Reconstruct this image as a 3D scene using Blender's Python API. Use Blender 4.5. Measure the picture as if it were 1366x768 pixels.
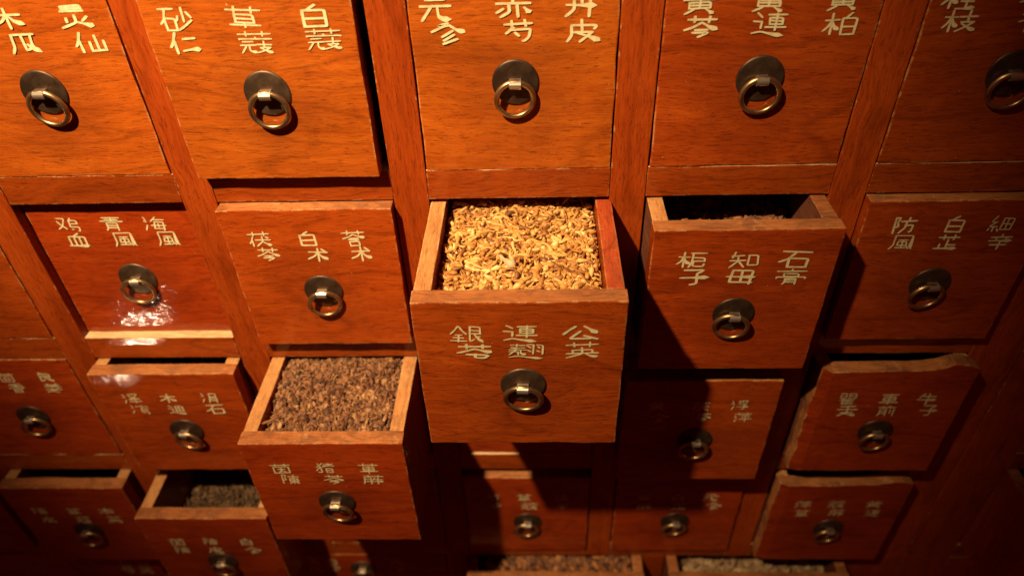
import bpy, bmesh, math, random
from mathutils import Vector, Matrix, Euler, noise
R = math.radians
S = 0.2            # metres per drawer pitch: every length below is given in pitches
sc = bpy.context.scene
for o in list(bpy.data.objects): bpy.data.objects.remove(o)
col = sc.collection

# ------------------------------------------------------------------ camera
cd = bpy.data.cameras.new('camera'); cam = bpy.data.objects.new('camera', cd); col.objects.link(cam)
cam.location = (0.500858*S, -2.83171*S, 1.607942*S)
cam.rotation_euler = (0.890237, 0.0294766, 0.0215217)
cd.sensor_width = 36; cd.lens = 952.908/1366*36
cd.clip_start = 0.01; cd.clip_end = 100
cd.dof.use_dof = True; cd.dof.focus_distance = 3.1*S; cd.dof.aperture_fstop = 3.2
sc.camera = cam
# ------------------------------------------------------------------ world, lamps, exposure
w = bpy.data.worlds.new('World'); sc.world = w; w.use_nodes = True
w.node_tree.nodes['Background'].inputs[0].default_value = (1.0, 0.10, 0.06, 1)
w.node_tree.nodes['Background'].inputs[1].default_value = 0.038
def spot(name, loc, target, power, colr, rad, size, blend):
    l = bpy.data.lights.new(name, 'SPOT'); l.energy = power; l.color = colr
    l.shadow_soft_size = rad*S; l.spot_size = R(size); l.spot_blend = blend
    o = bpy.data.objects.new(name, l); col.objects.link(o)
    o.location = Vector(loc)*S
    o.rotation_euler = (Vector(target)-Vector(loc)).to_track_quat('-Z', 'Y').to_euler()
    return o
spot('ceiling_spotlight', (-2.3, -3.6, 5.6), (-0.92, 0, 1.3), 252, (1, .71, .40), .11, 52, 1.0)
spot('low_side_lamp', (-3.40, -2.3, -3.18), (-1.66, 0.05, -.88), 3.2, (1, .76, .48), .022, 6.2, 1.0)
sc.view_settings.view_transform = 'Standard'; sc.view_settings.look = 'None'
sc.view_settings.exposure = 0; sc.view_settings.gamma = 1
sc.cycles.use_denoising = True; sc.cycles.max_bounces = 5
sc.cycles.diffuse_bounces = 3

# ------------------------------------------------------------------ materials
def newmat(name):
    m = bpy.data.materials.new(name); m.use_nodes = True
    nt = m.node_tree; b = nt.nodes['Principled BSDF']
    return m, nt, b
def N(nt, t, **kw):
    n = nt.nodes.new(t)
    for k, v in kw.items():
        if k.startswith('i_'):
            key = k[2:]; key = int(key) if key.isdigit() else key.replace('_', ' ')
            n.inputs[key].default_value = v
        else: setattr(n, k, v)
    return n
def ramp(nt, src, stops):
    r = N(nt, 'ShaderNodeValToRGB'); e = r.color_ramp.elements
    while len(e) < len(stops): e.new(.5)
    for el, (p, c) in zip(e, stops):
        el.position = p; el.color = c if len(c) == 4 else (*c, 1)
    nt.links.new(src, r.inputs[0]); return r.outputs[0]
def mix(nt, fac, a, b, mode='MIX'):
    n = N(nt, 'ShaderNodeMix', data_type='RGBA', blend_type=mode)
    for s, v in ((0, fac), (6, a), (7, b)):
        if isinstance(v, (int, float)): n.inputs[s].default_value = v
        elif isinstance(v, tuple): n.inputs[s].default_value = (*v, 1)[:4]
        else: nt.links.new(v, n.inputs[s])
    return n.outputs[2]
def mth(nt, op, a, b=0.0, clamp=False):
    n = N(nt, 'ShaderNodeMath', operation=op, use_clamp=clamp)
    for i, v in enumerate((a, b)):
        if isinstance(v, (int, float)): n.inputs[i].default_value = v
        else: nt.links.new(v, n.inputs[i])
    return n.outputs[0]
def wood(name, light, mid, dark, axis=0, rough=.42, coat=.35, worn=(.62, .36, .15), wear=.5, tinted=True, stain=0.0, grease=False):
    m, nt, b = newmat(name); L = nt.links
    tc = N(nt, 'ShaderNodeTexCoord'); oi = N(nt, 'ShaderNodeObjectInfo')
    off = mth(nt, 'MULTIPLY', oi.outputs['Random'], 37.0)
    cx = N(nt, 'ShaderNodeCombineXYZ'); L.new(off, cx.inputs[0]); L.new(off, cx.inputs[1]); L.new(off, cx.inputs[2])
    base = N(nt, 'ShaderNodeVectorMath', operation='MULTIPLY_ADD'); L.new(tc.outputs['Object'], base.inputs[0])
    base.inputs[1].default_value = (1/S,)*3; L.new(cx.outputs[0], base.inputs[2])
    wpn = N(nt, 'ShaderNodeTexNoise', i_Scale=2.1, i_Detail=3, i_Roughness=.5); L.new(base.outputs[0], wpn.inputs['Vector'])
    wrp = N(nt, 'ShaderNodeVectorMath', operation='MULTIPLY_ADD'); L.new(wpn.outputs['Color'], wrp.inputs[0]); wrp.inputs[1].default_value = (.10,)*3; L.new(base.outputs[0], wrp.inputs[2])
    def coords(al, ac):
        v = N(nt, 'ShaderNodeVectorMath', operation='MULTIPLY'); L.new(wrp.outputs[0], v.inputs[0])
        s = [ac, ac, ac]; s[axis] = al; v.inputs[1].default_value = s; return v.outputs[0]
    def noi(vec, scale, det=4, dist=0.0, rough_=.55):
        n = N(nt, 'ShaderNodeTexNoise', i_Scale=scale, i_Detail=det, i_Distortion=dist, i_Roughness=rough_)
        L.new(vec, n.inputs['Vector']); return n.outputs[0]
    g1 = noi(coords(.7, 11), 2.2, 6, .35)
    g2 = noi(coords(3.0, 52), 2.0, 6, .3, .75)
    blot = noi(coords(1.2, 1.8), 1.7, 3, .4)
    # cathedral figure: contour lines of a stretched smooth field
    fld = noi(coords(.28, 1.7), 1.3, 1.2, .3)
    fig = mth(nt, 'ABSOLUTE', mth(nt, 'SUBTRACT', mth(nt, 'FRACT', mth(nt, 'MULTIPLY', fld, mth(nt, 'ADD', 5.0, mth(nt, 'MULTIPLY', mth(nt, 'FRACT', mth(nt, 'MULTIPLY', oi.outputs['Random'], 7.3)), 12.0)))), .5))
    pv = noi(coords(13, 130), 1.0, 4, .2, .7)
    pore = ramp(nt, pv, [(.54, (0, 0, 0)), (.66, (1, 1, 1))])
    f = mth(nt, 'ADD', mth(nt, 'MULTIPLY', g1, .35), mth(nt, 'MULTIPLY', g2, .65))
    c = ramp(nt, f, [(.28, dark), (.50, mid), (.70, light)])
    c = mix(nt, mth(nt, 'MULTIPLY', ramp(nt, fig, [(0, (1, 1, 1)), (.10, (0, 0, 0))]), .34), c, tuple(x*.45 for x in dark))
    c = mix(nt, mth(nt, 'MULTIPLY', pore, .5), c, tuple(x*.3 for x in dark))
    c = mix(nt, ramp(nt, blot, [(.3, (0, 0, 0)), (.72, (.6, .6, .6))]), c, mix(nt, 1.0, c, (.62, .5, .42), 'MULTIPLY'))
    if grease:      # varnish darkened by hands round the pull, rubbed thin beside it
        sx = N(nt, 'ShaderNodeSeparateXYZ'); L.new(tc.outputs['Object'], sx.inputs[0])
        dx_ = mth(nt, 'MULTIPLY', sx.outputs[0], 1/S); dz_ = mth(nt, 'SUBTRACT', mth(nt, 'MULTIPLY', sx.outputs[2], 1/S), .35)
        dd = mth(nt, 'SQRT', mth(nt, 'ADD', mth(nt, 'MULTIPLY', dx_, dx_), mth(nt, 'MULTIPLY', dz_, dz_)))
        gn = noi(coords(3.5, 4.5), 1.5, 5, .6, .7)
        gm = mth(nt, 'ADD', dd, mth(nt, 'MULTIPLY', mth(nt, 'SUBTRACT', gn, .5), .45))
        c = mix(nt, mth(nt, 'MULTIPLY', ramp(nt, gm, [(.10, (1, 1, 1)), (.30, (0, 0, 0))]), .38), c, (.13, .022, .005))
        c = mix(nt, mth(nt, 'MULTIPLY', ramp(nt, noi(coords(1.6, 5), 1.9, 6, .8, .75), [(.60, (0, 0, 0)), (.72, (1, 1, 1))]), .28), c, light)
    if stain:
        st = noi(coords(3.4, 4.6), 1.6, 6, .9, .7)
        c = mix(nt, mth(nt, 'MULTIPLY', ramp(nt, st, [(.47, (0, 0, 0)), (.6, (1, 1, 1))]), stain), c, (.11, .05, .03))
        st2 = noi(coords(5.1, 3.0), 2.3, 5, .4, .7)
        c = mix(nt, mth(nt, 'MULTIPLY', ramp(nt, st2, [(.60, (0, 0, 0)), (.70, (1, 1, 1))]), .35), c, worn)
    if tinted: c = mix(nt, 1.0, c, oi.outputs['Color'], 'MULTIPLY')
    # worn arrises and chips: where the rounded normal leaves the flat one
    bv = N(nt, 'ShaderNodeBevel', samples=4, i_Radius=.011*S)
    ge = N(nt, 'ShaderNodeNewGeometry')
    dp = N(nt, 'ShaderNodeVectorMath', operation='DOT_PRODUCT'); L.new(bv.outputs[0], dp.inputs[0]); L.new(ge.outputs['True Normal'], dp.inputs[1])
    edge = mth(nt, 'MULTIPLY', mth(nt, 'SUBTRACT', 1.0, dp.outputs['Value']), 9.0, True)
    wn = noi(coords(7, 7), 2.4, 5, .2, .7)
    wm = mth(nt, 'MULTIPLY', edge, ramp(nt, wn, [(.60-.2*wear, (0, 0, 0)), (.68-.16*wear, (1, 1, 1))]))
    c = mix(nt, wm, c, worn)
    # sparse dust specks and nicks
    sp = noi(coords(26, 26), 1.6, 2, 0, .5)
    c = mix(nt, ramp(nt, sp, [(.77, (0, 0, 0)), (.80, (.55, .55, .55))]), c, worn)
    L.new(c, b.inputs['Base Color'])
    rr = noi(coords(3, 5), 2.0, 5, .3, .7)
    L.new(ramp(nt, rr, [(.3, (rough-.1,)*3), (.7, (rough+.2,)*3)]), b.inputs['Roughness'])
    b.inputs['Coat Weight'].default_value = coat; b.inputs['Coat Roughness'].default_value = .075
    b.inputs['Specular IOR Level'].default_value = .07
    bp = N(nt, 'ShaderNodeBump', i_Strength=.35, i_Distance=.004*S)
    hh = mth(nt, 'SUBTRACT', mth(nt, 'MULTIPLY', g2, .5), mth(nt, 'MULTIPLY', pore, .8)); L.new(hh, bp.inputs['Height'])
    L.new(bp.outputs[0], b.inputs['Normal'])
    bp2 = N(nt, 'ShaderNodeBump', i_Strength=.6, i_Distance=.0027*S)
    crz = noi(coords(19, 19), 1.4, 3, 1.0, .6); L.new(crz, bp2.inputs['Height']); L.new(bp2.outputs[0], b.inputs['Coat Normal'])
    return m
LT, MD, DK = (.48, .098, .010), (.38, .064, .006), (.24, .031, .004)
M = {}
M['front'] = wood('varnished_rosewood_horizontal', LT, MD, DK, 0, coat=.7)
M['face'] = wood('varnished_drawer_face', LT, MD, DK, 0, coat=.7, grease=True, wear=.6)
M['post'] = wood('varnished_rosewood_vertical', (.46, .085, .009), (.36, .056, .006), (.22, .028, .004), 2, wear=.25)
M['raw'] = wood('worn_board_edge', (.54, .24, .09), (.42, .155, .05), (.26, .08, .025), 0, .7, 0, (.6, .36, .16), .5, stain=.45, tinted=False)
M['rawy'] = wood('bare_drawer_side', (.70, .40, .16), (.58, .28, .10), (.40, .16, .05), 1, .7, 0, (.74, .5, .26), .6, stain=.22, tinted=False)
M['redtop'] = wood('red_stained_drawer_side', (.52, .12, .03), (.42, .07, .02), (.25, .04, .012), 1, .5, .2, (.5, .26, .1), .8, stain=.25)
M['ledge'] = wood('pale_worn_ledge', (.84, .64, .38), (.74, .5, .26), (.5, .26, .1), 0, .45, .5, (.8, .6, .34), .7, stain=.1, tinted=False)
M['inner'] = wood('dull_inside_board', (.26, .12, .06), (.19, .08, .04), (.11, .045, .02), 1, .8, 0, (.3, .17, .09), .4)

m, nt, b = newmat('aged_brass_plate')
tc = N(nt, 'ShaderNodeTexCoord'); n1 = N(nt, 'ShaderNodeTexNoise', i_Scale=9/S, i_Detail=6, i_Roughness=.65); nt.links.new(tc.outputs['Object'], n1.inputs[0])
oi = N(nt, 'ShaderNodeObjectInfo'); vv = mth(nt, 'ADD', n1.outputs[0], mth(nt, 'MULTIPLY', mth(nt, 'SUBTRACT', oi.outputs['Random'], .5), .22))
nt.links.new(ramp(nt, vv, [(.35, (.06, .035, .022)), (.55, (.11, .068, .042)), (.75, (.19, .125, .075))]), b.inputs['Base Color'])
nt.links.new(ramp(nt, n1.outputs[0], [(.3, (.36,)*3), (.7, (.55,)*3)]), b.inputs['Roughness'])
b.inputs['Metallic'].default_value = .75; M['plate'] = m
m, nt, b = newmat('worn_brass_ring')
n1 = N(nt, 'ShaderNodeTexNoise', i_Scale=14/S, i_Detail=4); tc = N(nt, 'ShaderNodeTexCoord'); nt.links.new(tc.outputs['Object'], n1.inputs[0])
nt.links.new(ramp(nt, n1.outputs[0], [(.35, (.30, .18, .085)), (.65, (.62, .42, .21))]), b.inputs['Base Color'])
b.inputs['Metallic'].default_value = .95; b.inputs['Roughness'].default_value = .36; M['ring'] = m
m, nt, b = newmat('bright_steel_loop')
b.inputs['Base Color'].default_value = (.52, .45, .37, 1); b.inputs['Metallic'].default_value = .85; b.inputs['Roughness'].default_value = .34; M['loop'] = m
m, nt, b = newmat('cream_gold_paint')
n1 = N(nt, 'ShaderNodeTexNoise', i_Scale=22/S, i_Detail=5, i_Roughness=.7); tc = N(nt, 'ShaderNodeTexCoord'); nt.links.new(tc.outputs['Object'], n1.inputs[0])
nt.links.new(ramp(nt, n1.outputs[0], [(.33, (.30, .10, .03)), (.37, (.46, .37, .18)), (.5, (.68, .58, .32)), (.7, (.76, .68, .41))]), b.inputs['Base Color'])
b.inputs['Roughness'].default_value = .5; M['paint'] = m
def herb(name, stops, rough=.7):
    m, nt, b = newmat(name)
    a = N(nt, 'ShaderNodeAttribute', attribute_name='tone')
    n1 = N(nt, 'ShaderNodeTexNoise', i_Scale=16/S, i_Detail=4); tc = N(nt, 'ShaderNodeTexCoord'); nt.links.new(tc.outputs['Object'], n1.inputs[0])
    v = mth(nt, 'ADD', mth(nt, 'MULTIPLY', a.outputs['Fac'], .75), mth(nt, 'MULTIPLY', mth(nt, 'SUBTRACT', n1.outputs[0], .25), .5))
    nt.links.new(ramp(nt, v, stops), b.inputs['Base Color']); b.inputs['Roughness'].default_value = rough
    return m
M['bud'] = herb('dried_golden_buds', [(.10, (.13, .04, .01)), (.34, (.38, .15, .03)), (.66, (.62, .33, .08)), (.97, (.86, .66, .28))], .6)
M['crumb'] = herb('grey_brown_crumbs', [(.1, (.06, .022, .010)), (.42, (.20, .08, .032)), (.78, (.33, .155, .06)), (.98, (.6, .38, .17))])
M['leaf'] = herb('green_brown_flakes', [(.1, (.05, .03, .013)), (.5, (.12, .06, .024)), (.9, (.24, .13, .055))])
M['chunk'] = herb('mixed_root_chunks', [(.1, (.07, .025, .012)), (.5, (.21, .085, .035)), (.82, (.4, .15, .04)), (.98, (.7, .4, .14))])
M['pale'] = herb('pale_root_slices', [(.1, (.25, .14, .07)), (.6, (.42, .27, .14)), (.95, (.6, .42, .24))])

# ------------------------------------------------------------------ helpers
def link(name, me, parent=None, loc=(0, 0, 0), rot=(0, 0, 0), label=None, cat=None, group=None, kind=None, color=None):
    o = bpy.data.objects.new(name, me); col.objects.link(o)
    o.parent = parent; o.location = Vector(loc)*S; o.rotation_euler = rot
    if label: o['label'] = label
    if cat: o['category'] = cat
    if group: o['group'] = group
    if kind: o['kind'] = kind
    if color: o.color = (*color, 1)
    return o
def board(x0, y0, z0, x1, y1, z1, mats, bev=.006, jit=.0016, cut=.11, seed=0, rag=None):
    """one plank, arrises rounded, faces very slightly uneven; mats = [all, top]"""
    bm = bmesh.new(); bmesh.ops.create_cube(bm, size=1)
    for v in bm.verts:
        v.co = Vector((x0+(v.co.x+.5)*(x1-x0), y0+(v.co.y+.5)*(y1-y0), z0+(v.co.z+.5)*(z1-z0)))
    bev = min(bev, .3*min(x1-x0, y1-y0, z1-z0))
    if cut:
        for ax, (a, b_) in enumerate(((x0, x1), (y0, y1), (z0, z1))):
            n = int(round((b_-a)/cut))
            for k in range(1, min(n, 30)):
                p = Vector((0, 0, 0)); p[ax] = a+(b_-a)*k/n; nn = Vector((0, 0, 0)); nn[ax] = 1
                bmesh.ops.bisect_plane(bm, geom=bm.verts[:]+bm.edges[:]+bm.faces[:], plane_co=p, plane_no=nn)
    bm.normal_update()
    sharp = [e for e in bm.edges if len(e.link_faces) == 2 and e.calc_face_angle(0) > 1]
    bmesh.ops.bevel(bm, geom=sharp, offset=bev, segments=2, profile=.6, affect='EDGES', clamp_overlap=True)
    for v in bm.verts:
        p = v.co*7+Vector((seed*3.1, seed*1.7, seed))
        d = Vector((noise.noise(p), noise.noise(p+Vector((9, 0, 0))), noise.noise(p+Vector((0, 9, 0)))))
        v.co += d*jit*2
        if rag: v.co += rag(v.co.copy())
    bm.normal_update()
    if len(mats) > 1:
        for f in bm.faces:
            if f.normal.z > .8 and f.calc_center_median().z > z1-.05: f.material_index = 1
    if rag and len(mats) > 1:
        for f in bm.faces:
            if f.normal.x < -.6 or (f.calc_center_median().x < x0+.028 and f.normal.y < -.3 and noise.noise(f.calc_center_median()*6) > -.1): f.material_index = 1
    me = bpy.data.meshes.new('board')
    bmesh.ops.scale(bm, vec=(S, S, S), verts=bm.verts)
    bm.to_mesh(me); bm.free()
    for mm in mats: me.materials.append(mm)
    return me

# ---- brush lettering: strokes on a 16 x 16 grid, two letters per point, ~ = flared tail
G = dict(
 mu="15f5 808g 855a0d 85bagd~", cao="08g8 404g c0cg", ren="b0670b 767g", shui="1064 0576 0g6a",
 ri="202g 20e0eg 28e8 2geg", bai="9053 242g 24e4eg 2aea 2geg", tian="101g 10f0fg 808g 18f8 1gfg",
 kou="101g 10f0fg 1gfg", huo="3339 e3b8 808a0g 89cdgg~", shi="10g0 80480b 575g 57f7fg 5gfg",
 shao="808a 3619 c3g7 f98d1g", er="30d0 0g8fgf~", shan="808g 161g 1gfg f6fg", zao="303a 30d0da 35d5 3ada 0dgd 8a8g",
 yuan="30d0 05g5 650g 959dcfgf~", dan="404b0g 40c0cg 08g8~ 8386", pi="242b0g 24e4d7 7078 39c9 c96g 5aacgg~",
 chi="31e1 06g6 8086 666c2g a6ag 3a0d d9gd~", biao="5017 33f3ecbgag 668a", huang="13f3 5055 b0b5 06g6 383c 38d8dc 868c 3ada 3cdc 5d1g bdfg~",
 jin="804508 80c5g8~ 58b8 4bcb7g", che="11f1 343a 34d4da 37d7 3ada 0dgd 808g", zou="1043 0646 464b 0f4dafgg~",
 guib="31d1 808g 06g6 3bdb 0g8ggf~", zhib="15f5 8089 39d9 d97d0g 4a9dgg~", gua="f131 312b0g 818ebc a9ce d1ccgg~",
 ji="20e0e8 24e4 18f8", you="10e07c0g 146aeg", niao="8053 535b 53e3e7 57e7 5bfbfgdg 6e8e", xue="a063 242f 24e4ef 646f a4af 0fcfge~",
 qingt="21e1 8088 35d5 08g8", yue="202c0g 20e0eg 25e5 2aea", feng="202b0g 20e0edgg~ 55b5 575b 57b7bb 5bbb 858e 4ebe bcdf",
 mei="6005 33f3 463e 46e6dg 3eee 0aga 888c", quan="06g6 80880g 8acdgg~ c1e3", dot="b1e4", jin1="804508 80c5g8 59b9 3cdc 898g 1fgf",
 gen="303g7d 30d0d7 34d4 37d7 77cdgg~ da9b", hua="80340 6".replace(' ', '')+" 80c3g6~ 49da 88 8e".replace('88 8e', '888ecfeb'), yao="12f2 7074 26e6 09g9 690g a9aegg~",
 yu="0161 616g 1346 1a4c 91f1fg a3c6 aacc", gong="602508 a0e5g8~ 853ddd aage", yang="353a 35d5da 0aga 828b0g 9acegg~",
 ba="10f0 303b0g 45e5e9 494fefec 49e9", zi="20d094 949f6g 08g8~", shi4="5026 24e4 09g9 84890g 9aeg", mu2="312e 31e1dg 2eee 08g8~ 818e",
 gaot="8083 03g3 464a 46c6ca 4aca 0b0d 0bgbgd", fu="202g 20b075b93a", fang="8083 04g4 646a0g 58d8cfaf", zhi4="808f 89e9 373f 0fgf~",
 si="7026a6 a61bcb 7b7g 2d1f cdfg", xin="8083 13f3 4467 c4a7 07g7~ 2bdb 878g", da="36d6 83894e 89de",
 dong="13f3 373c 36d6dc 39d9 3cdc 808g 7c2g 9ceg~", chuan="d027 3197bg4g 960d", lao="23d3 8087 07g7 e10c",
 bei="8082 323a 32d2da 36d6 3ada 828a 0cgc 8a8g", ze="19f9 0dgd 868g", mian="8082 0406 04g4g6", he="d021", ping="20e0 3356 d3b6 09g9 808g",
 yangt="3053 d0b3 14f4 27e7 0aga 848a", nv="705acg d0a70g 05g5", zhao="e021 2346 8386 d3b6", zhui="5007 343g 34f4 38f8 3cfc 3gfg 949g",
 niu="4016 34e4 09g9~ 808g", qiant="5053 b0a3 04g4", dao="c6cc f5fg", mai="21e1 06g6 3bdb 808b 8b1g 6cgg~", san="d08408 d6850c gc9e1g",
 hui="101g 10f0fg 1gfg 555b 55b5bb 5bbb", yong="202g 20e0eg 26e6 2bbe 808g")
G['canh'] = '813494 74560c 94cage~'; G['san'] = 'c027 d53c gb2g'
W = {}
def gl(name, spec): W[name] = [(p.split()[0], *map(float, p.split()[1:])) for p in spec.split(';')]
for n_, s_ in {
 '木': 'mu 0 0 16 16', '瓜': 'gua 0 0 16 16', '灵': 'ji 1 0 14 7.5;huo 0 7 16 16', '仙': 'ren 0 0 6 16;shan 7 3 16 15',
 '砂': 'shi 0 1 8 16;shao 8 0 16 16', '仁': 'ren 0 0 6 16;er 6 5 16 14', '草': 'cao 0 0 16 5;zao 1 6 15 16',
 '蔻': 'cao 0 0 16 3.5;mian 0 4 16 9;yuan 0 7.5 8 16;zhib 8 7 16 16', '白': 'bai 1 0 15 16', '元': 'yuan 0 1 16 16',
 '参': 'canh 0 0 16 9;san 4 6.5 12 16', '赤': 'chi 0 0 16 16', '芍': 'cao 1 0 15 5;biao 1 5 15 16', '丹': 'dan 1 0 15 16', '皮': 'pi 0 0 16 16',
 '黄': 'huang 0 0 16 16', '芩': 'cao 1 0 15 4.5;jin 0 4.5 16 16', '連': 'zou 0 0 16 16;che 6 0 16 12', '柏': 'mu 0 0 7 16;bai 7.5 0 16 16',
 '桂': 'mu 0 0 7 16;guib 7 0 16 16', '枝': 'mu 0 0 7 16;zhib 7 0 16 16', '鸡': 'you 0 1 7 14;niao 6 0 16 16', '血': 'xue 0 0 16 16',
 '青': 'qingt 0 0 16 9.5;yue 3 7 13 16', '風': 'feng 0 0 16 16', '海': 'shui 0 0 4.5 16;mei 5 0 16 16',
 '茯': 'cao 0 0 16 4.5;ren 0 5 5 16;quan 5 5 16 16', '苓': 'cao 1 0 15 4.5;jin 0 4 16 15;dot 0 10 12 16', '术': 'mu 0 0 16 16;dot 0 0 16 16',
 '蒼': 'cao 0 0 16 4;jin 0 4 16 12;kou 4 11.5 12 16', '銀': 'jin1 0 0 8 16;gen 8 0 16 16', '花': 'cao 1 0 15 4.5;hua 0 5 16 16',
 '翘': 'yao 0 0 8 12;yu 8 0 16 11;zou 0 4 16 16', '公': 'gong 0 0 16 16', '英': 'cao 0 0 16 4.5;yang 0 4 16 16',
 '栀': 'mu 0 0 7 16;ba 6.5 1 16 16', '子': 'zi 0 0 16 16', '知': 'shi4 0 0 9 16;kou 10 4 16 14', '母': 'mu2 0 0 16 16', '石': 'shi 0 0 16 16',
 '膏': 'gaot 0 0 16 12.5;yue 4 10 12 16', '防': 'fu 0 0 6 16;fang 5 0 16 16', '芷': 'cao 1 0 15 5;zhi4 0 5 16 16', '细': 'si 0 0 8 16;tian 8 2 16 14',
 '辛': 'xin 0 0 16 16', '茵': 'cao 0 0 16 4.5;kou 1 5 15 16;da 3 5 13 16', '陈': 'fu 0 0 6 16;dong 5 0 16 16', '猪': 'chuan 0 0 7 16;lao 6 0 16 9;ri 8 9 15 16',
 '萆': 'cao 0 0 16 4.5;bei 1 4.5 15 16', '薢': 'cao 0 0 16 4;yue 0 4 7 16;niu 7 5 16 16', '泽': 'shui 0 0 5 16;you 5 0 16 9;ze 5 0 16 16',
 '泻': 'shui 0 0 5 16;mian 5 0 16 8;niao 6 4 16 16', '通': 'zou 0 0 16 16;yong 6 1 15 12', '滑': 'shui 0 0 5 16;kou 7 0 14 6;yue 6 7 15 16',
 '茴': 'cao 0 0 16 4.5;hui 1 5 15 16', '香': 'he 0 0 16 9;mu 0 0 16 10;ri 3 9 13 16', '良': 'dot -4 -1 8 7;gen 1 2 16 16', '姜': 'yangt 0 0 16 9;nv 0 8 16 16',
 '浮': 'shui 0 0 5 16;zhao 5 0 16 9;zi 5 6 16 16', '萍': 'cao 0 0 16 4.5;shui 0 5 5 16;ping 5 5 16 16', '瞿': 'ri 0 0 7 7;ri 8 0 16 7;zhui 1 7 15 16',
 '麦': 'mai 0 0 16 16', '車': 'che 0 0 16 16', '前': 'qiant 0 0 16 10;yue 1 5 9 16;dao 0 0 16 16', '牛': 'niu 0 0 16 16'}.items(): gl(n_, s_)
GRID = '0123456789abcdefg'
def strokes(ch):
    out = []
    for comp, x0, y0, x1, y1 in W[ch]:
        for st in G[comp].split():
            fl = st.endswith('~'); st = st.strip('~')
            out.append(([(x0+GRID.index(st[i])/16*(x1-x0), y0+GRID.index(st[i+1])/16*(y1-y0)) for i in range(0, len(st)-1, 2)], fl))
    return out
def char_mesh(ch, wd, ht, rnd):
    vs, fs = [], []
    sts = strokes(ch); base = 1.55 if len(sts) < 8 else 1.2
    if len(sts) > 11: base = .95
    sx, sz = wd/16, ht/16
    for k, (pts, fl) in enumerate(sts):
        pts = [Vector((p[0]+rnd.uniform(-.25, .25), p[1]+rnd.uniform(-.25, .25))) for p in pts]
        # soften corners
        fine = []
        for i in range(len(pts)-1):
            a, b_ = pts[i], pts[i+1]
            n = max(3, int((b_-a).length/1.2))
            for j in range(n): fine.append(a.lerp(b_, j/n))
        fine.append(pts[-1])
        for _ in range(1):
            fine = [fine[0]]+[(fine[i-1]+fine[i]*2+fine[i+1])/4 for i in range(1, len(fine)-1)]+[fine[-1]]
        n = len(fine); y = -.0006-k*.00006; row = []
        for i, p in enumerate(fine):
            t = i/(n-1)
            d = (fine[min(i+1, n-1)]-fine[max(i-1, 0)]); d = d.normalized() if d.length > 1e-6 else Vector((1, 0))
            nm = Vector((-d.y, d.x))
            wv = base*(.95+.35*(t-.5)**2+rnd.uniform(-.05, .05))
            if fl: wv = base*(.85+1.5*max(0, (t-.4)/.42)) if t < .82 else base*(2.35*(1-t)/.18+.1)
            wv *= 1.0+.18*abs(d.x)
            if i == 0: p = p-d*base*.35; wv *= .75
            if i == n-1 and not fl: p = p+d*base*.35; wv *= .7
            for s_ in (-1, 1):
                q = p+nm*wv*.5*s_
                row.append(len(vs)); vs.append((( (q.x-8)*sx)*S, y*S, ((8-q.y)*sz)*S))
        for i in range(n-1):
            a = row[2*i]; fs.append((a, a+1, a+3, a+2))
    me = bpy.data.meshes.new('character'); me.from_pydata(vs, [], fs); me.materials.append(M['paint'])
    bm = bmesh.new(); bm.from_mesh(me)
    for f in bm.faces:
        if f.normal.y > 0: f.normal_flip()
    bm.to_mesh(me); bm.free(); return me

# ---- ring pull
def lathe_plate():
    bm = bmesh.new(); prof = [(0, -.016), (.018, -.0155), (.035, -.012), (.06, -.010), (.088, -.008), (.095, -.0065), (.0975, -.003), (.0975, 0)]
    seg = 48; rings = []
    for r_, y in prof:
        if r_ == 0: rings.append([bm.verts.new((0, y, 0))]*seg); continue
        rings.append([bm.verts.new((r_*math.cos(2*math.pi*k/seg), y, r_*math.sin(2*math.pi*k/seg))) for k in range(seg)])
    for a, b_ in zip(rings, rings[1:]):
        for k in range(seg):
            vs = [a[k], a[(k+1) % seg], b_[(k+1) % seg], b_[k]]
            u = []; [u.append(v) for v in vs if v not in u]
            bm.faces.new(u)
    bmesh.ops.recalc_face_normals(bm, faces=bm.faces)
    for f in bm.faces: f.smooth = True
    bmesh.ops.scale(bm, vec=(S,)*3, verts=bm.verts)
    me = bpy.data.meshes.new('pull_plate'); bm.to_mesh(me); bm.free(); me.materials.append(M['plate']); return me
def ring_mesh(R0=.077, r0=.0112):
    bm = bmesh.new(); A, B = 56, 12; g = []
    for i in range(A):
        a = 2*math.pi*i/A
        rr = r0*(1+.10*math.cos(a-1.4))
        g.append([bm.verts.new(((R0+rr*math.cos(2*math.pi*j/B))*math.cos(a), rr*math.sin(2*math.pi*j/B), -R0+(R0+rr*math.cos(2*math.pi*j/B))*math.sin(a))) for j in range(B)])
    for i in range(A):
        for j in range(B):
            bm.faces.new((g[i][j], g[(i+1) % A][j], g[(i+1) % A][(j+1) % B], g[i][(j+1) % B]))
    bmesh.ops.recalc_face_normals(bm, faces=bm.faces)
    for f in bm.faces: f.smooth = True
    bmesh.ops.scale(bm, vec=(S,)*3, verts=bm.verts)
    me = bpy.data.meshes.new('ring'); bm.to_mesh(me); bm.free(); me.materials.append(M['ring']); return me
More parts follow.
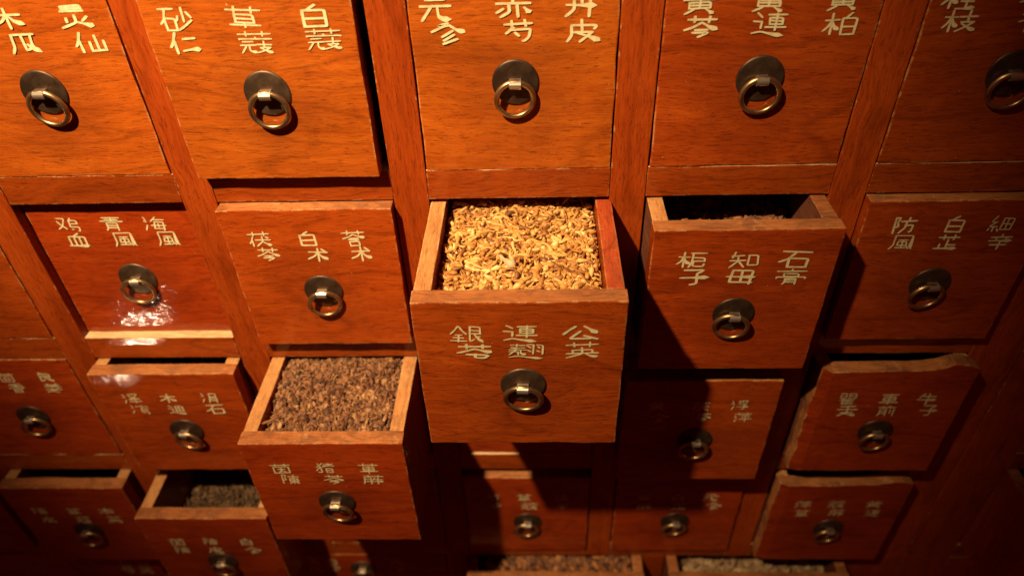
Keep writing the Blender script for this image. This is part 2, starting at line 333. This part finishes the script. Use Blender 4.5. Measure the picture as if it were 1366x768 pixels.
def loop_mesh():
    # a bent strip: two legs into the plate and a rounded nose that holds the ring wire
    bm = bmesh.new(); w2 = .024; out = []; inn = []
    yc = -.034
    for k in range(9):
        a = math.pi/2+math.pi*k/8
        out.append((yc+.019*math.cos(a), .019*math.sin(a))); inn.append((yc+.0105*math.cos(a), .0105*math.sin(a)))
    out = [(-.012, .017)]+out+[(-.012, -.017)]; inn = [(-.012, .0085)]+inn+[(-.012, -.0085)]
    L = []
    for x in (-w2, w2):
        L.append(([bm.verts.new((x, y, z)) for y, z in out], [bm.verts.new((x, y, z)) for y, z in inn]))
    n = len(out)
    for i in range(n-1):
        bm.faces.new((L[0][0][i], L[0][0][i+1], L[1][0][i+1], L[1][0][i]))
        bm.faces.new((L[0][1][i], L[1][1][i], L[1][1][i+1], L[0][1][i+1]))
        for s_ in (0, 1): bm.faces.new((L[s_][0][i], L[s_][1][i], L[s_][1][i+1], L[s_][0][i+1]))
    bmesh.ops.recalc_face_normals(bm, faces=bm.faces)
    bmesh.ops.scale(bm, vec=(S,)*3, verts=bm.verts)
    me = bpy.data.meshes.new('ring_loop'); bm.to_mesh(me); bm.free(); me.materials.append(M['loop']); return me
PLATE, RING, LOOP = lathe_plate(), ring_mesh(), loop_mesh()

# ------------------------------------------------------------------ grid of the cabinet
P, H, RL = .1626, 1.01403, .15293
OW, OH = 1-P, H-RL                      # opening width and height
def cx(c): return float(c) if c < 3 else 3.43
def rz(r): return -(r-1)*H              # bottom of row r (row 1 is the top one seen)
ROWS = range(1, 5); COLS = range(-4, 3)
def struct(name, me, parent, **k): return link(name, me, parent, **k)
rnd = random.Random(4)
ZT, ZM, ZB = OH+RL, rz(4)-RL, rz(5)-.16        # top, underside of the rail below row 4, foot
BP, BW = 1.44, 1.28                             # pitch and width of the larger drawers of the bottom row
def cabinet(loc, x_posts, openings, low_posts, low_openings, label):
    cab = link('medicine_cabinet', None, None, loc, label=label, cat='cabinet')
    back = tuple(-v for v in loc)
    for i, (a, b_, z0, z1) in enumerate([(a, b_, ZM+.001, ZT) for a, b_ in x_posts]+[(a, b_, ZB, ZM) for a, b_ in low_posts]):
        link('post', board(a, 0, z0, b_, .12, z1, [M['post']], .004, .0012, .25, seed=i), cab, back, color=[.9+.2*rnd.random()]*3)
        link('partition_panel', board(a+.002, .122, z0+.001, b_-.002, 1.8, z1-.001, [M['inner']], .003, 0, 0), cab, back)
    for j, (a, b_) in enumerate(openings):
        for r in [0]+list(ROWS):
            z1 = rz(r) if r else ZT
            link('rail', board(a+.0015, .0015, z1-RL+.001, b_-.0015, .12, z1, [M['front'], M['ledge']], .005, .0014, .14, seed=r*9+j), cab, back, color=(rnd.uniform(.74, .95),)*3)
            link('shelf_board', board(a+.001, .122, z1-RL+.002, b_-.001, 1.78, z1-.002, [M['inner']], .003, 0, 0), cab, back)
    for j, (a, b_) in enumerate(low_openings):
        link('rail', board(a+.0015, .0015, ZB, b_-.0015, .12, rz(5), [M['front'], M['ledge']], .005, .0014, .14, seed=80+j), cab, back, color=(.85,)*3)
    x0, x1 = x_posts[0][0], x_posts[-1][1]
    link('back_panel', board(x0, 1.802, ZB, x1, 1.86, ZT, [M['inner']], .003, 0, 0), cab, back)
    link('top_board', board(x0, .003, ZT+.001, x1, 1.86, ZT+.06, [M['front']], .006, .001, .4), cab, back)
    return cab
LX = [-.03+BP*k for k in (-3, -2, -1, 0, 1)]
posts = [(c-P, float(c)) for c in COLS]+[(3-P, 3.104)]
cabinet((-.5, 0, ZB), posts, [(float(c), c+OW) for c in COLS],
        [(x-(BP-BW), x) for x in LX]+[(LX[-1]+BW, 3.104)], [(x, x+BW) for x in LX], 'large reddish wooden cabinet of many small medicine drawers filling the view')
cabinet((4.3, 0, ZB), [(3.112, 3.43), (3.43+OW, 3.43+OW+.3)], [(3.43, 3.43+OW)],
        [(3.112, 3.43), (3.43+OW, 3.43+OW+.3)], [(3.43, 3.43+OW)], 'second wooden cabinet standing beyond the dark upright seam at the right')

# ------------------------------------------------------------------ drawers
TX = (.135, .415, .685); TX2 = (.195, .42, .645)
def drawer(c, r, pull, label, text=('', '', ''), dx=0, dz=0, width=None, tint=(1, 1, 1), top='raw', side=('rawy', 'rawy'), ring=True, rag=None,
           tz=.712, pz=None, depth=1.55, seed=0, tdx=0, cw=.128, chh=.083, name='drawer', wallh=0, low=False):
    wd = width or (BW if low else OW)-.014; ht = OH-.012
    x0 = (LX[c] if low else cx(c))+((BW if low else OW)-wd)/2+dx; z0 = rz(r)+.004+dz; y0 = -pull
    root = link(name, None, None, (x0+wd/2, y0, z0), label=label, cat='drawer', group='drawers of the medicine cabinet')
    hw = wd/2; rn = random.Random(seed*7+c*31+r)
    T = .082
    fp = link('front_panel', board(-hw, 0, 0, hw, T, ht, [M['face'], M[top]], .006, .0022, .07, seed=c*5+r*3, rag=rag), root, color=tint)
    th = .072
    for s_, mt in ((-1, side[0]), (1, side[1])):
        a, b_ = (-hw+.004, -hw+.004+th) if s_ < 0 else (hw-.004-th, hw-.004)
        link('side_panel', board(a, T+.001, .02, b_, depth, ht-.004-wallh, [M['post'] if pull > .3 else M['inner'], M[mt]], .005, .0015, .12, seed=r+s_), root, color=tint)
    link('bottom_panel', board(-hw+.004+th, T+.001, .03, hw-.004-th, depth-.05, .06, [M['inner']], .003, 0, 0), root)
    link('back_panel', board(-hw+.004+th+.001, depth-.05, .03, hw-.004-th-.001, depth, ht-.06, [M['inner']], .003, 0, 0), root)
    pz = pz if pz is not None else (.405 if r == 1 else .37)
    if ring:
        pl = link('pull_plate', PLATE, root, (.005+rn.uniform(-.006, .006), -.0005, pz+rn.uniform(-.006, .006)), (0, rn.uniform(0, 6), 0))
        pl.rotation_euler = (0, 0, 0)
        link('ring_loop', LOOP, pl, (0, 0, .004), (R(4), 0, R(rn.uniform(-3, 3))))
        link('ring', RING, pl, (rn.uniform(-.003, .003), -.0325, .004+.0085-.001), (R(rn.uniform(2, 8)), R(rn.uniform(-7, 7)), R(rn.uniform(-9, 9))))
    for k, t in enumerate(text):
        for j, chx in enumerate(t):
            if chx == ' ': continue
            xx = (-.36, -.22, .27)[k] if low else (TX if r == 1 else TX2)[k]-OW/2+rn.uniform(-.012, .012)+(.012 if j else -.008)+tdx
            link('character', char_mesh(chx, cw*rn.uniform(.92, 1.06), chh*rn.uniform(.94, 1.04), rn), fp, (xx, -.0022, tz-.095*j+rn.uniform(-.004, .004)), (0, R(rn.uniform(-3, 3)), 0))
    root['geo'] = (hw, T, depth, ht, th)
    g = (x0, y0, z0, wd, ht, T, th, depth); del root['geo']
    return g
OR = (1.1, 1.36, 1.2); RD = (.95, .70, .8); RD2 = (.86, .60, .7)  # orange top row, redder lower rows: light falloff put into the varnish tint
def ragged(ampl, left=True, hump=0.0):
    def f(p):
        d = Vector((0, 0, 0))
        if p.z > .80:
            d.z += ampl*.45*noise.noise(p*9)+.018*(p.x/.8+.3)
            if p.x > .2: d.z += hump*max(0, 1-abs(p.x-.30)/.12)
            if p.x < -.36: d.z += hump*.5*max(0, 1-abs(p.x+.41)/.08)
        if left and p.x < -.38 and p.y < .1:
            d.x += ampl*1.2*noise.noise(Vector((p.y*3, 4, p.z*8))); d.y += ampl*.9*noise.noise(Vector((3, p.z*11, 1)))+ (.012 if p.y<.02 else 0)
        return d
    return f
D = {}
# top row
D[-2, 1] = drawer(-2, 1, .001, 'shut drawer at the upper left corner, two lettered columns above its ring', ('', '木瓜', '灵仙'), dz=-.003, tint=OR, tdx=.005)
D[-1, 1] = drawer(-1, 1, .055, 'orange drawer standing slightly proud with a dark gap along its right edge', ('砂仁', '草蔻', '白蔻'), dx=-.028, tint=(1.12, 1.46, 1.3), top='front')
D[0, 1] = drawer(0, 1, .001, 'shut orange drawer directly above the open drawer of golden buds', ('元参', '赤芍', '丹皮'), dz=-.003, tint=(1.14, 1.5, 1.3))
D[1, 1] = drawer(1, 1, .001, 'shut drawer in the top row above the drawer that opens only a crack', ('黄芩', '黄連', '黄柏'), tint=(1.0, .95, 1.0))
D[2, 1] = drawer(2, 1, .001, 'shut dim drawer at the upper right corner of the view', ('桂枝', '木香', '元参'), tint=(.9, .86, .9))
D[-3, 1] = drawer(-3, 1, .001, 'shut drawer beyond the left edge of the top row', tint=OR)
# second row
D[-3, 2] = drawer(-3, 2, .002, 'shut drawer cut by the left edge of the view, above the fennel drawer', tint=(.95, .9, .9))
D[-2, 2] = drawer(-2, 2, -.052, 'sunken drawer with white glare on its glossy lower front', ('鸡血', '青風', '海風'), tint=RD, cw=.105, chh=.078)
D[-1, 2] = drawer(-1, 2, .06, 'drawer slightly ajar just above the open drawer of grey brown crumbs', ('茯苓', '白术', '蒼术'), tint=(1.08, 1.05, 1.0), tz=.69, cw=.105)
D[0, 2] = drawer(0, 2, .72, 'drawer pulled farthest out, holding a heap of golden dried buds', ('銀花', '連翘', '公英'), width=.85, dx=.008, dz=-.012, tint=(1.02, 1.0, 1.0), top='raw', side=('rawy', 'redtop'), tz=.685, pz=.385, tdx=.018, cw=.135, chh=.083)
D[1, 2] = drawer(1, 2, .265, 'drawer half crossed by the black diagonal shadow of the golden bud drawer', ('栀子', '知母', '石膏'), tint=(.98, .82, .85), tz=.69, side=('rawy', 'raw'))
D[2, 2] = drawer(2, 2, .055, 'dim drawer almost shut at the right, above the rough edged drawer', ('防風', '白芷', '细辛'), tint=(.92, .8, .85), tz=.72, tdx=0, cw=.108)
# third row
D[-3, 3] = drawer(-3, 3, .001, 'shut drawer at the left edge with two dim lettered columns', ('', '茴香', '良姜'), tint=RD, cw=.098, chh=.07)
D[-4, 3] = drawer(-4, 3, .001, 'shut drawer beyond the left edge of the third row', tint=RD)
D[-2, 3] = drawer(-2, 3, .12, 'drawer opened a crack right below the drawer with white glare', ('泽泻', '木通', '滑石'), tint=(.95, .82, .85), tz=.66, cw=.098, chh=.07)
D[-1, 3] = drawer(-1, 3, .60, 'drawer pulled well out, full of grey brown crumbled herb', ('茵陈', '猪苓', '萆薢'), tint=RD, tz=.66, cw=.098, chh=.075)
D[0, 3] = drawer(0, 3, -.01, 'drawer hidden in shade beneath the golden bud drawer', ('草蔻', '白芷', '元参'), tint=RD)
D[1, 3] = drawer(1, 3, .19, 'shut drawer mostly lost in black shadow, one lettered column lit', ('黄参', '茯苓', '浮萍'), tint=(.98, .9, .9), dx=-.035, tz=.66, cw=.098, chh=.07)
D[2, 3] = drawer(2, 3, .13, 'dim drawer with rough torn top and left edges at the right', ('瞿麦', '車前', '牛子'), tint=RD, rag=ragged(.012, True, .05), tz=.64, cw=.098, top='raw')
# fourth row
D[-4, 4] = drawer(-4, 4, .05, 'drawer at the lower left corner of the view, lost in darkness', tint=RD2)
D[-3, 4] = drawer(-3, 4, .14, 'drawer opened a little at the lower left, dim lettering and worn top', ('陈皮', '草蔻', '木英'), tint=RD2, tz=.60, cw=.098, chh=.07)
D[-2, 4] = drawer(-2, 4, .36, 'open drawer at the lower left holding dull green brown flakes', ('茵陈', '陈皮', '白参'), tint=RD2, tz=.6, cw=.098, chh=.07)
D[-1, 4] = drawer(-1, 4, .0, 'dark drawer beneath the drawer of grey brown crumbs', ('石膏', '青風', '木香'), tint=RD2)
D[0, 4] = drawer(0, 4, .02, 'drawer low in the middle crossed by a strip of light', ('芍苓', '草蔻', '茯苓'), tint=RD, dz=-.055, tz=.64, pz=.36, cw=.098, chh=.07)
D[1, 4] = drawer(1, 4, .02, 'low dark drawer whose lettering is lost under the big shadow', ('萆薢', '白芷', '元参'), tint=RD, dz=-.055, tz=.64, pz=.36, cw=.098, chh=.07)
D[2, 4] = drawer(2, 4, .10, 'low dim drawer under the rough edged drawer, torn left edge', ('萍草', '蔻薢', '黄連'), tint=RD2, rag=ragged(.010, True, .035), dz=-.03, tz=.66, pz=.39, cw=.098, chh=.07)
# fifth row: larger drawers, lettering either side of the ring
D['a'] = drawer(0, 5, .0, 'lowest drawer beyond the lower left corner', tint=RD2, low=True)
D['b'] = drawer(1, 5, .02, 'wide lowest drawer at the left with only the tips of its lettering in view', ('石花', '公英', '丹皮'), tint=RD2, tz=.76, pz=.66, cw=.098, low=True)
D['c'] = drawer(2, 5, .0, 'wide lowest drawer left of the middle, lettered either side of its ring', ('木瓜', '白参', '元参'), tint=RD2, tz=.76, pz=.66, cw=.098, low=True)
D['d'] = drawer(3, 5, .2, 'wide open drawer of mixed brown root chunks at the bottom edge', ('白芷', '丹皮', '黄連'), tint=RD2, side=('raw', 'raw'), low=True)
D['e'] = drawer(4, 5, .2, 'wide open drawer with pale slices at the bottom edge, right of the root chunks', ('白芷', '丹皮', '黄連'), tint=RD2, side=('raw', 'raw'), low=True)
# second cabinet
for r in (1, 2, 3, 5):
    D[3, r] = drawer(3, r, .0, {1: 'top', 2: 'second', 3: 'third', 5: 'lowest'}[r]+' shut drawer of the second cabinet beyond the right edge', tint=RD)
D[3, 4] = drawer(3, 4, .42, 'drawer of the second cabinet jutting out at the lower right corner', tint=(1.0, .85, .85), side=('raw', 'raw'))

# ------------------------------------------------------------------ herbs in the drawers
def heap_mesh(g, level, ya, yb, makers, mat, seed, mound=.02, layers=1.0):
    """pieces lying on an uneven heap between the drawer's side boards"""
    x0, y0, z0, wd, ht, T, th, depth = g; rn = random.Random(seed)
    xa, xb = th+.006-wd/2, wd/2-th-.006
    vs, fs, tone = [], [], []
    def hgt(x, y):
        e = min(1, min(x-xa, xb-x)/.09)
        return level+mound*(noise.noise(Vector((x*3.2, y*3.2, seed)))+.35*noise.noise(Vector((x*11, y*11, seed)))) - .03*(1-max(0, e))**2
    # the body of the heap under the loose top pieces
    nx, ny = 26, 26; b0 = len(vs)
    for j in range(ny+1):
        for i in range(nx+1):
            x = xa+(xb-xa)*i/nx; y = ya+(yb-ya)*j/ny
            vs.append((x, y, hgt(x, y)-.014)); 
    for j in range(ny):
        for i in range(nx):
            a = b0+j*(nx+1)+i; fs.append((a, a+1, a+nx+2, a+nx+1)); tone.append(.0)
    for count, fn in makers:
        for _ in range(count):
            x = rn.uniform(xa+.012, xb-.012); y = rn.uniform(ya+.012, yb)
            fn(rn, x, y, hgt(x, y)+rn.uniform(-.014, .016), vs, fs, tone, xa+.003, xb-.003, ya+.004)
    return vs, fs, tone
def tube(rn, x, y, z, vs, fs, tone, xa, xb, ya, ln, r0, club=1.0, bend=.6, tn=None, sides=6, pitch=.35, az=None, segs=5):
    a = rn.uniform(0, 2*math.pi) if az is None else az; pt = rn.uniform(-pitch, pitch)
    cur = Vector((x, y, z)); k = rn.uniform(-bend, bend); kz = rn.uniform(-bend, bend)*.5; b0 = len(vs); t0 = rn.random() if tn is None else tn
    pts = []
    for i in range(segs+1):
        t = i/segs; pts.append((cur.copy(), a, pt))
        d = Vector((math.cos(a)*math.cos(pt), math.sin(a)*math.cos(pt), math.sin(pt)))
        cur = cur+d*ln/segs; a += k*3/segs; pt += kz*2/segs
    sh = (pts[0][0]-pts[-1][0])/2
    for i, (c, aa, pp) in enumerate(pts):
        t = i/segs; rr = r0*((.42+.85*club*max(0, t-.35)) if club != 1.0 else 1.0)*(1 if 0 < i < segs else .45)*rn.uniform(.85, 1.15)
        d = Vector((math.cos(aa)*math.cos(pp), math.sin(aa)*math.cos(pp), math.sin(pp)))
        u = d.cross(Vector((0, 0, 1))).normalized(); v = u.cross(d)
        for s_ in range(sides):
            q = c+sh+(u*math.cos(2*math.pi*s_/sides)+v*math.sin(2*math.pi*s_/sides))*rr
            vs.append((min(max(q.x, xa), xb), max(q.y, ya), q.z))
    for i in range(segs):
        for s_ in range(sides):
            p = b0+i*sides+s_; p2 = b0+i*sides+(s_+1) % sides
            fs.append((p, p2, p2+sides, p+sides)); tone.append(t0)
    fs.append(tuple(b0+s_ for s_ in range(sides))[::-1]); tone.append(t0)
    fs.append(tuple(b0+segs*sides+s_ for s_ in range(sides))); tone.append(t0)
def bud(rn, x, y, z, vs, fs, tone, *lim):
    tube(rn, x, y, z, vs, fs, tone, *lim, ln=rn.uniform(.045, .1), r0=rn.uniform(.0065, .0135), club=1.5, bend=.75, tn=rn.choice((rn.random(), .25+.6*rn.random())))
ICO = None
def lump(rn, x, y, z, vs, fs, tone, xa, xb, ya, s0=.008, s1=.02, flat=.7):
    global ICO
    if ICO is None:
        bm = bmesh.new(); bmesh.ops.create_icosphere(bm, subdivisions=1, radius=1)
        ICO = ([v.co.copy() for v in bm.verts], [tuple(v.index for v in f.verts) for f in bm.faces]); bm.free()
    b0 = len(vs); s = rn.uniform(s0, s1); E = Euler((rn.uniform(0, 6), rn.uniform(0, 6), rn.uniform(0, 6))).to_matrix()
    sc_ = Vector((s*rn.uniform(.7, 1.7), s*rn.uniform(.6, 1.1), s*rn.uniform(.3, flat))); t0 = rn.random()
    for v in ICO[0]:
        q = E @ Vector((v.x*sc_.x*rn.uniform(.7, 1.2), v.y*sc_.y*rn.uniform(.7, 1.2), v.z*sc_.z*rn.uniform(.7, 1.2)))
        vs.append((min(max(x+q.x, xa), xb), max(y+q.y, ya), z+q.z))
    for f in ICO[1]: fs.append(tuple(b0+i for i in f)); tone.append(t0)
def twig(rn, x, y, z, vs, fs, tone, *lim):
    tube(rn, x, y, z+.006, vs, fs, tone, *lim, ln=rn.uniform(.03, .08), r0=rn.uniform(.002, .0042), bend=.5, sides=5, tn=rn.random(), pitch=.5)
def build_heap(key, level, depth_in, makers, mat, seed, label, cat, name, smooth=True, mound=.02):
    g = D[key]; x0, y0, z0, wd, ht, T, th, depth = g
    vs, fs, tone = heap_mesh(g, level, T+.004, depth_in, makers, mat, seed, mound)
    me = bpy.data.meshes.new(name); me.from_pydata([(a*S, b_*S, c*S) for a, b_, c in vs], [], fs)
    at = me.attributes.new('tone', 'FLOAT', 'FACE'); at.data.foreach_set('value', tone)
    me.materials.append(M[mat])
    if smooth: me.polygons.foreach_set('use_smooth', [True]*len(fs))
    return link(name, me, None, (x0+wd/2, y0, z0), label=label, cat=cat, kind='stuff')
build_heap((0, 2), .77, 1.0, [(2400, bud), (130, twig), (160, lambda *a: lump(*a, s0=.010, s1=.022))], 'bud', 1, 'heap of curved golden dried flower buds filling the farthest pulled drawer', 'dried herbs', 'dried_flower_buds')
build_heap((-1, 3), .805, .9, [(5200, lambda *a: lump(*a, s0=.006, s1=.016)), (1500, lambda *a: lump(*a, s0=.014, s1=.026)), (700, twig)], 'crumb', 2, 'grey brown crumbled herb with dark twigs filling the pulled drawer left of centre', 'dried herbs', 'crumbled_herb', False, .045)
build_heap((-2, 4), .52, .9, [(2600, lambda *a: lump(*a, s0=.010, s1=.024, flat=.35)), (300, twig)], 'leaf', 3, 'dull green brown flakes lying deep in the open drawer at lower left', 'dried herbs', 'leaf_flakes', False, .03)
build_heap((1, 2), .62, .75, [(900, lambda *a: lump(*a, s0=.014, s1=.032)), (100, twig)], 'chunk', 4, 'reddish root pieces just showing behind the front of the cracked open drawer', 'dried herbs', 'root_pieces', False, .045)
build_heap('d', .79, .7, [(1900, lambda *a: lump(*a, s0=.016, s1=.04)), (150, twig)], 'chunk', 5, 'mixed brown and orange root chunks in the open drawer at the bottom edge', 'dried herbs', 'root_chunks', False, .04)
build_heap('e', .66, .7, [(700, lambda *a: lump(*a, s0=.03, s1=.06, flat=.2))], 'pale', 6, 'pale flat root slices in the bottom drawer right of the root chunks', 'dried herbs', 'root_slices', False, .03)
build_heap((-2, 3), .60, .6, [(500, lambda *a: lump(*a, s0=.02, s1=.05, flat=.25))], 'pale', 7, 'pale slices barely showing in the cracked drawer under the glare', 'dried herbs', 'thin_slices', False, .03)
# single pieces one can pick out on the heaps
def piece(key, name, x, y, lvl, mat, label, **k):
    x0, y0, z0, wd, ht, T, th, depth = D[key]; vs, fs, tone = [], [], []
    tube(random.Random(5), 0, 0, 0, vs, fs, tone, -9, 9, -9, sides=8, segs=8, **k)
    me = bpy.data.meshes.new(name); me.from_pydata([(a*S, b_*S, c*S) for a, b_, c in vs], [], fs)
    at = me.attributes.new('tone', 'FLOAT', 'FACE'); at.data.foreach_set('value', tone); me.materials.append(M[mat])
    me.polygons.foreach_set('use_smooth', [True]*len(fs))
    link(name, me, None, (x0+wd/2+x, y0+y, z0+lvl), label=label, cat='dried herb')
piece((0, 2), 'dried_flower', -.055, .34, .80, 'pale', 'large pale grey trumpet shaped bud lying in the middle of the golden heap', ln=.12, r0=.018, club=1.6, bend=.25, tn=.95, az=-1.1, pitch=.05)
piece((-1, 3), 'twig', -.25, .44, .848, 'leaf', 'dark twig standing out near the left of the grey brown crumbs', ln=.13, r0=.010, club=1.0, bend=.2, tn=.0, az=.9, pitch=.1)
piece((-1, 3), 'twig', -.29, .16, .842, 'chunk', 'short reddish stalk at the front left corner of the grey brown crumbs', ln=.09, r0=.007, club=1.0, bend=.2, tn=.5, az=.4, pitch=.1)
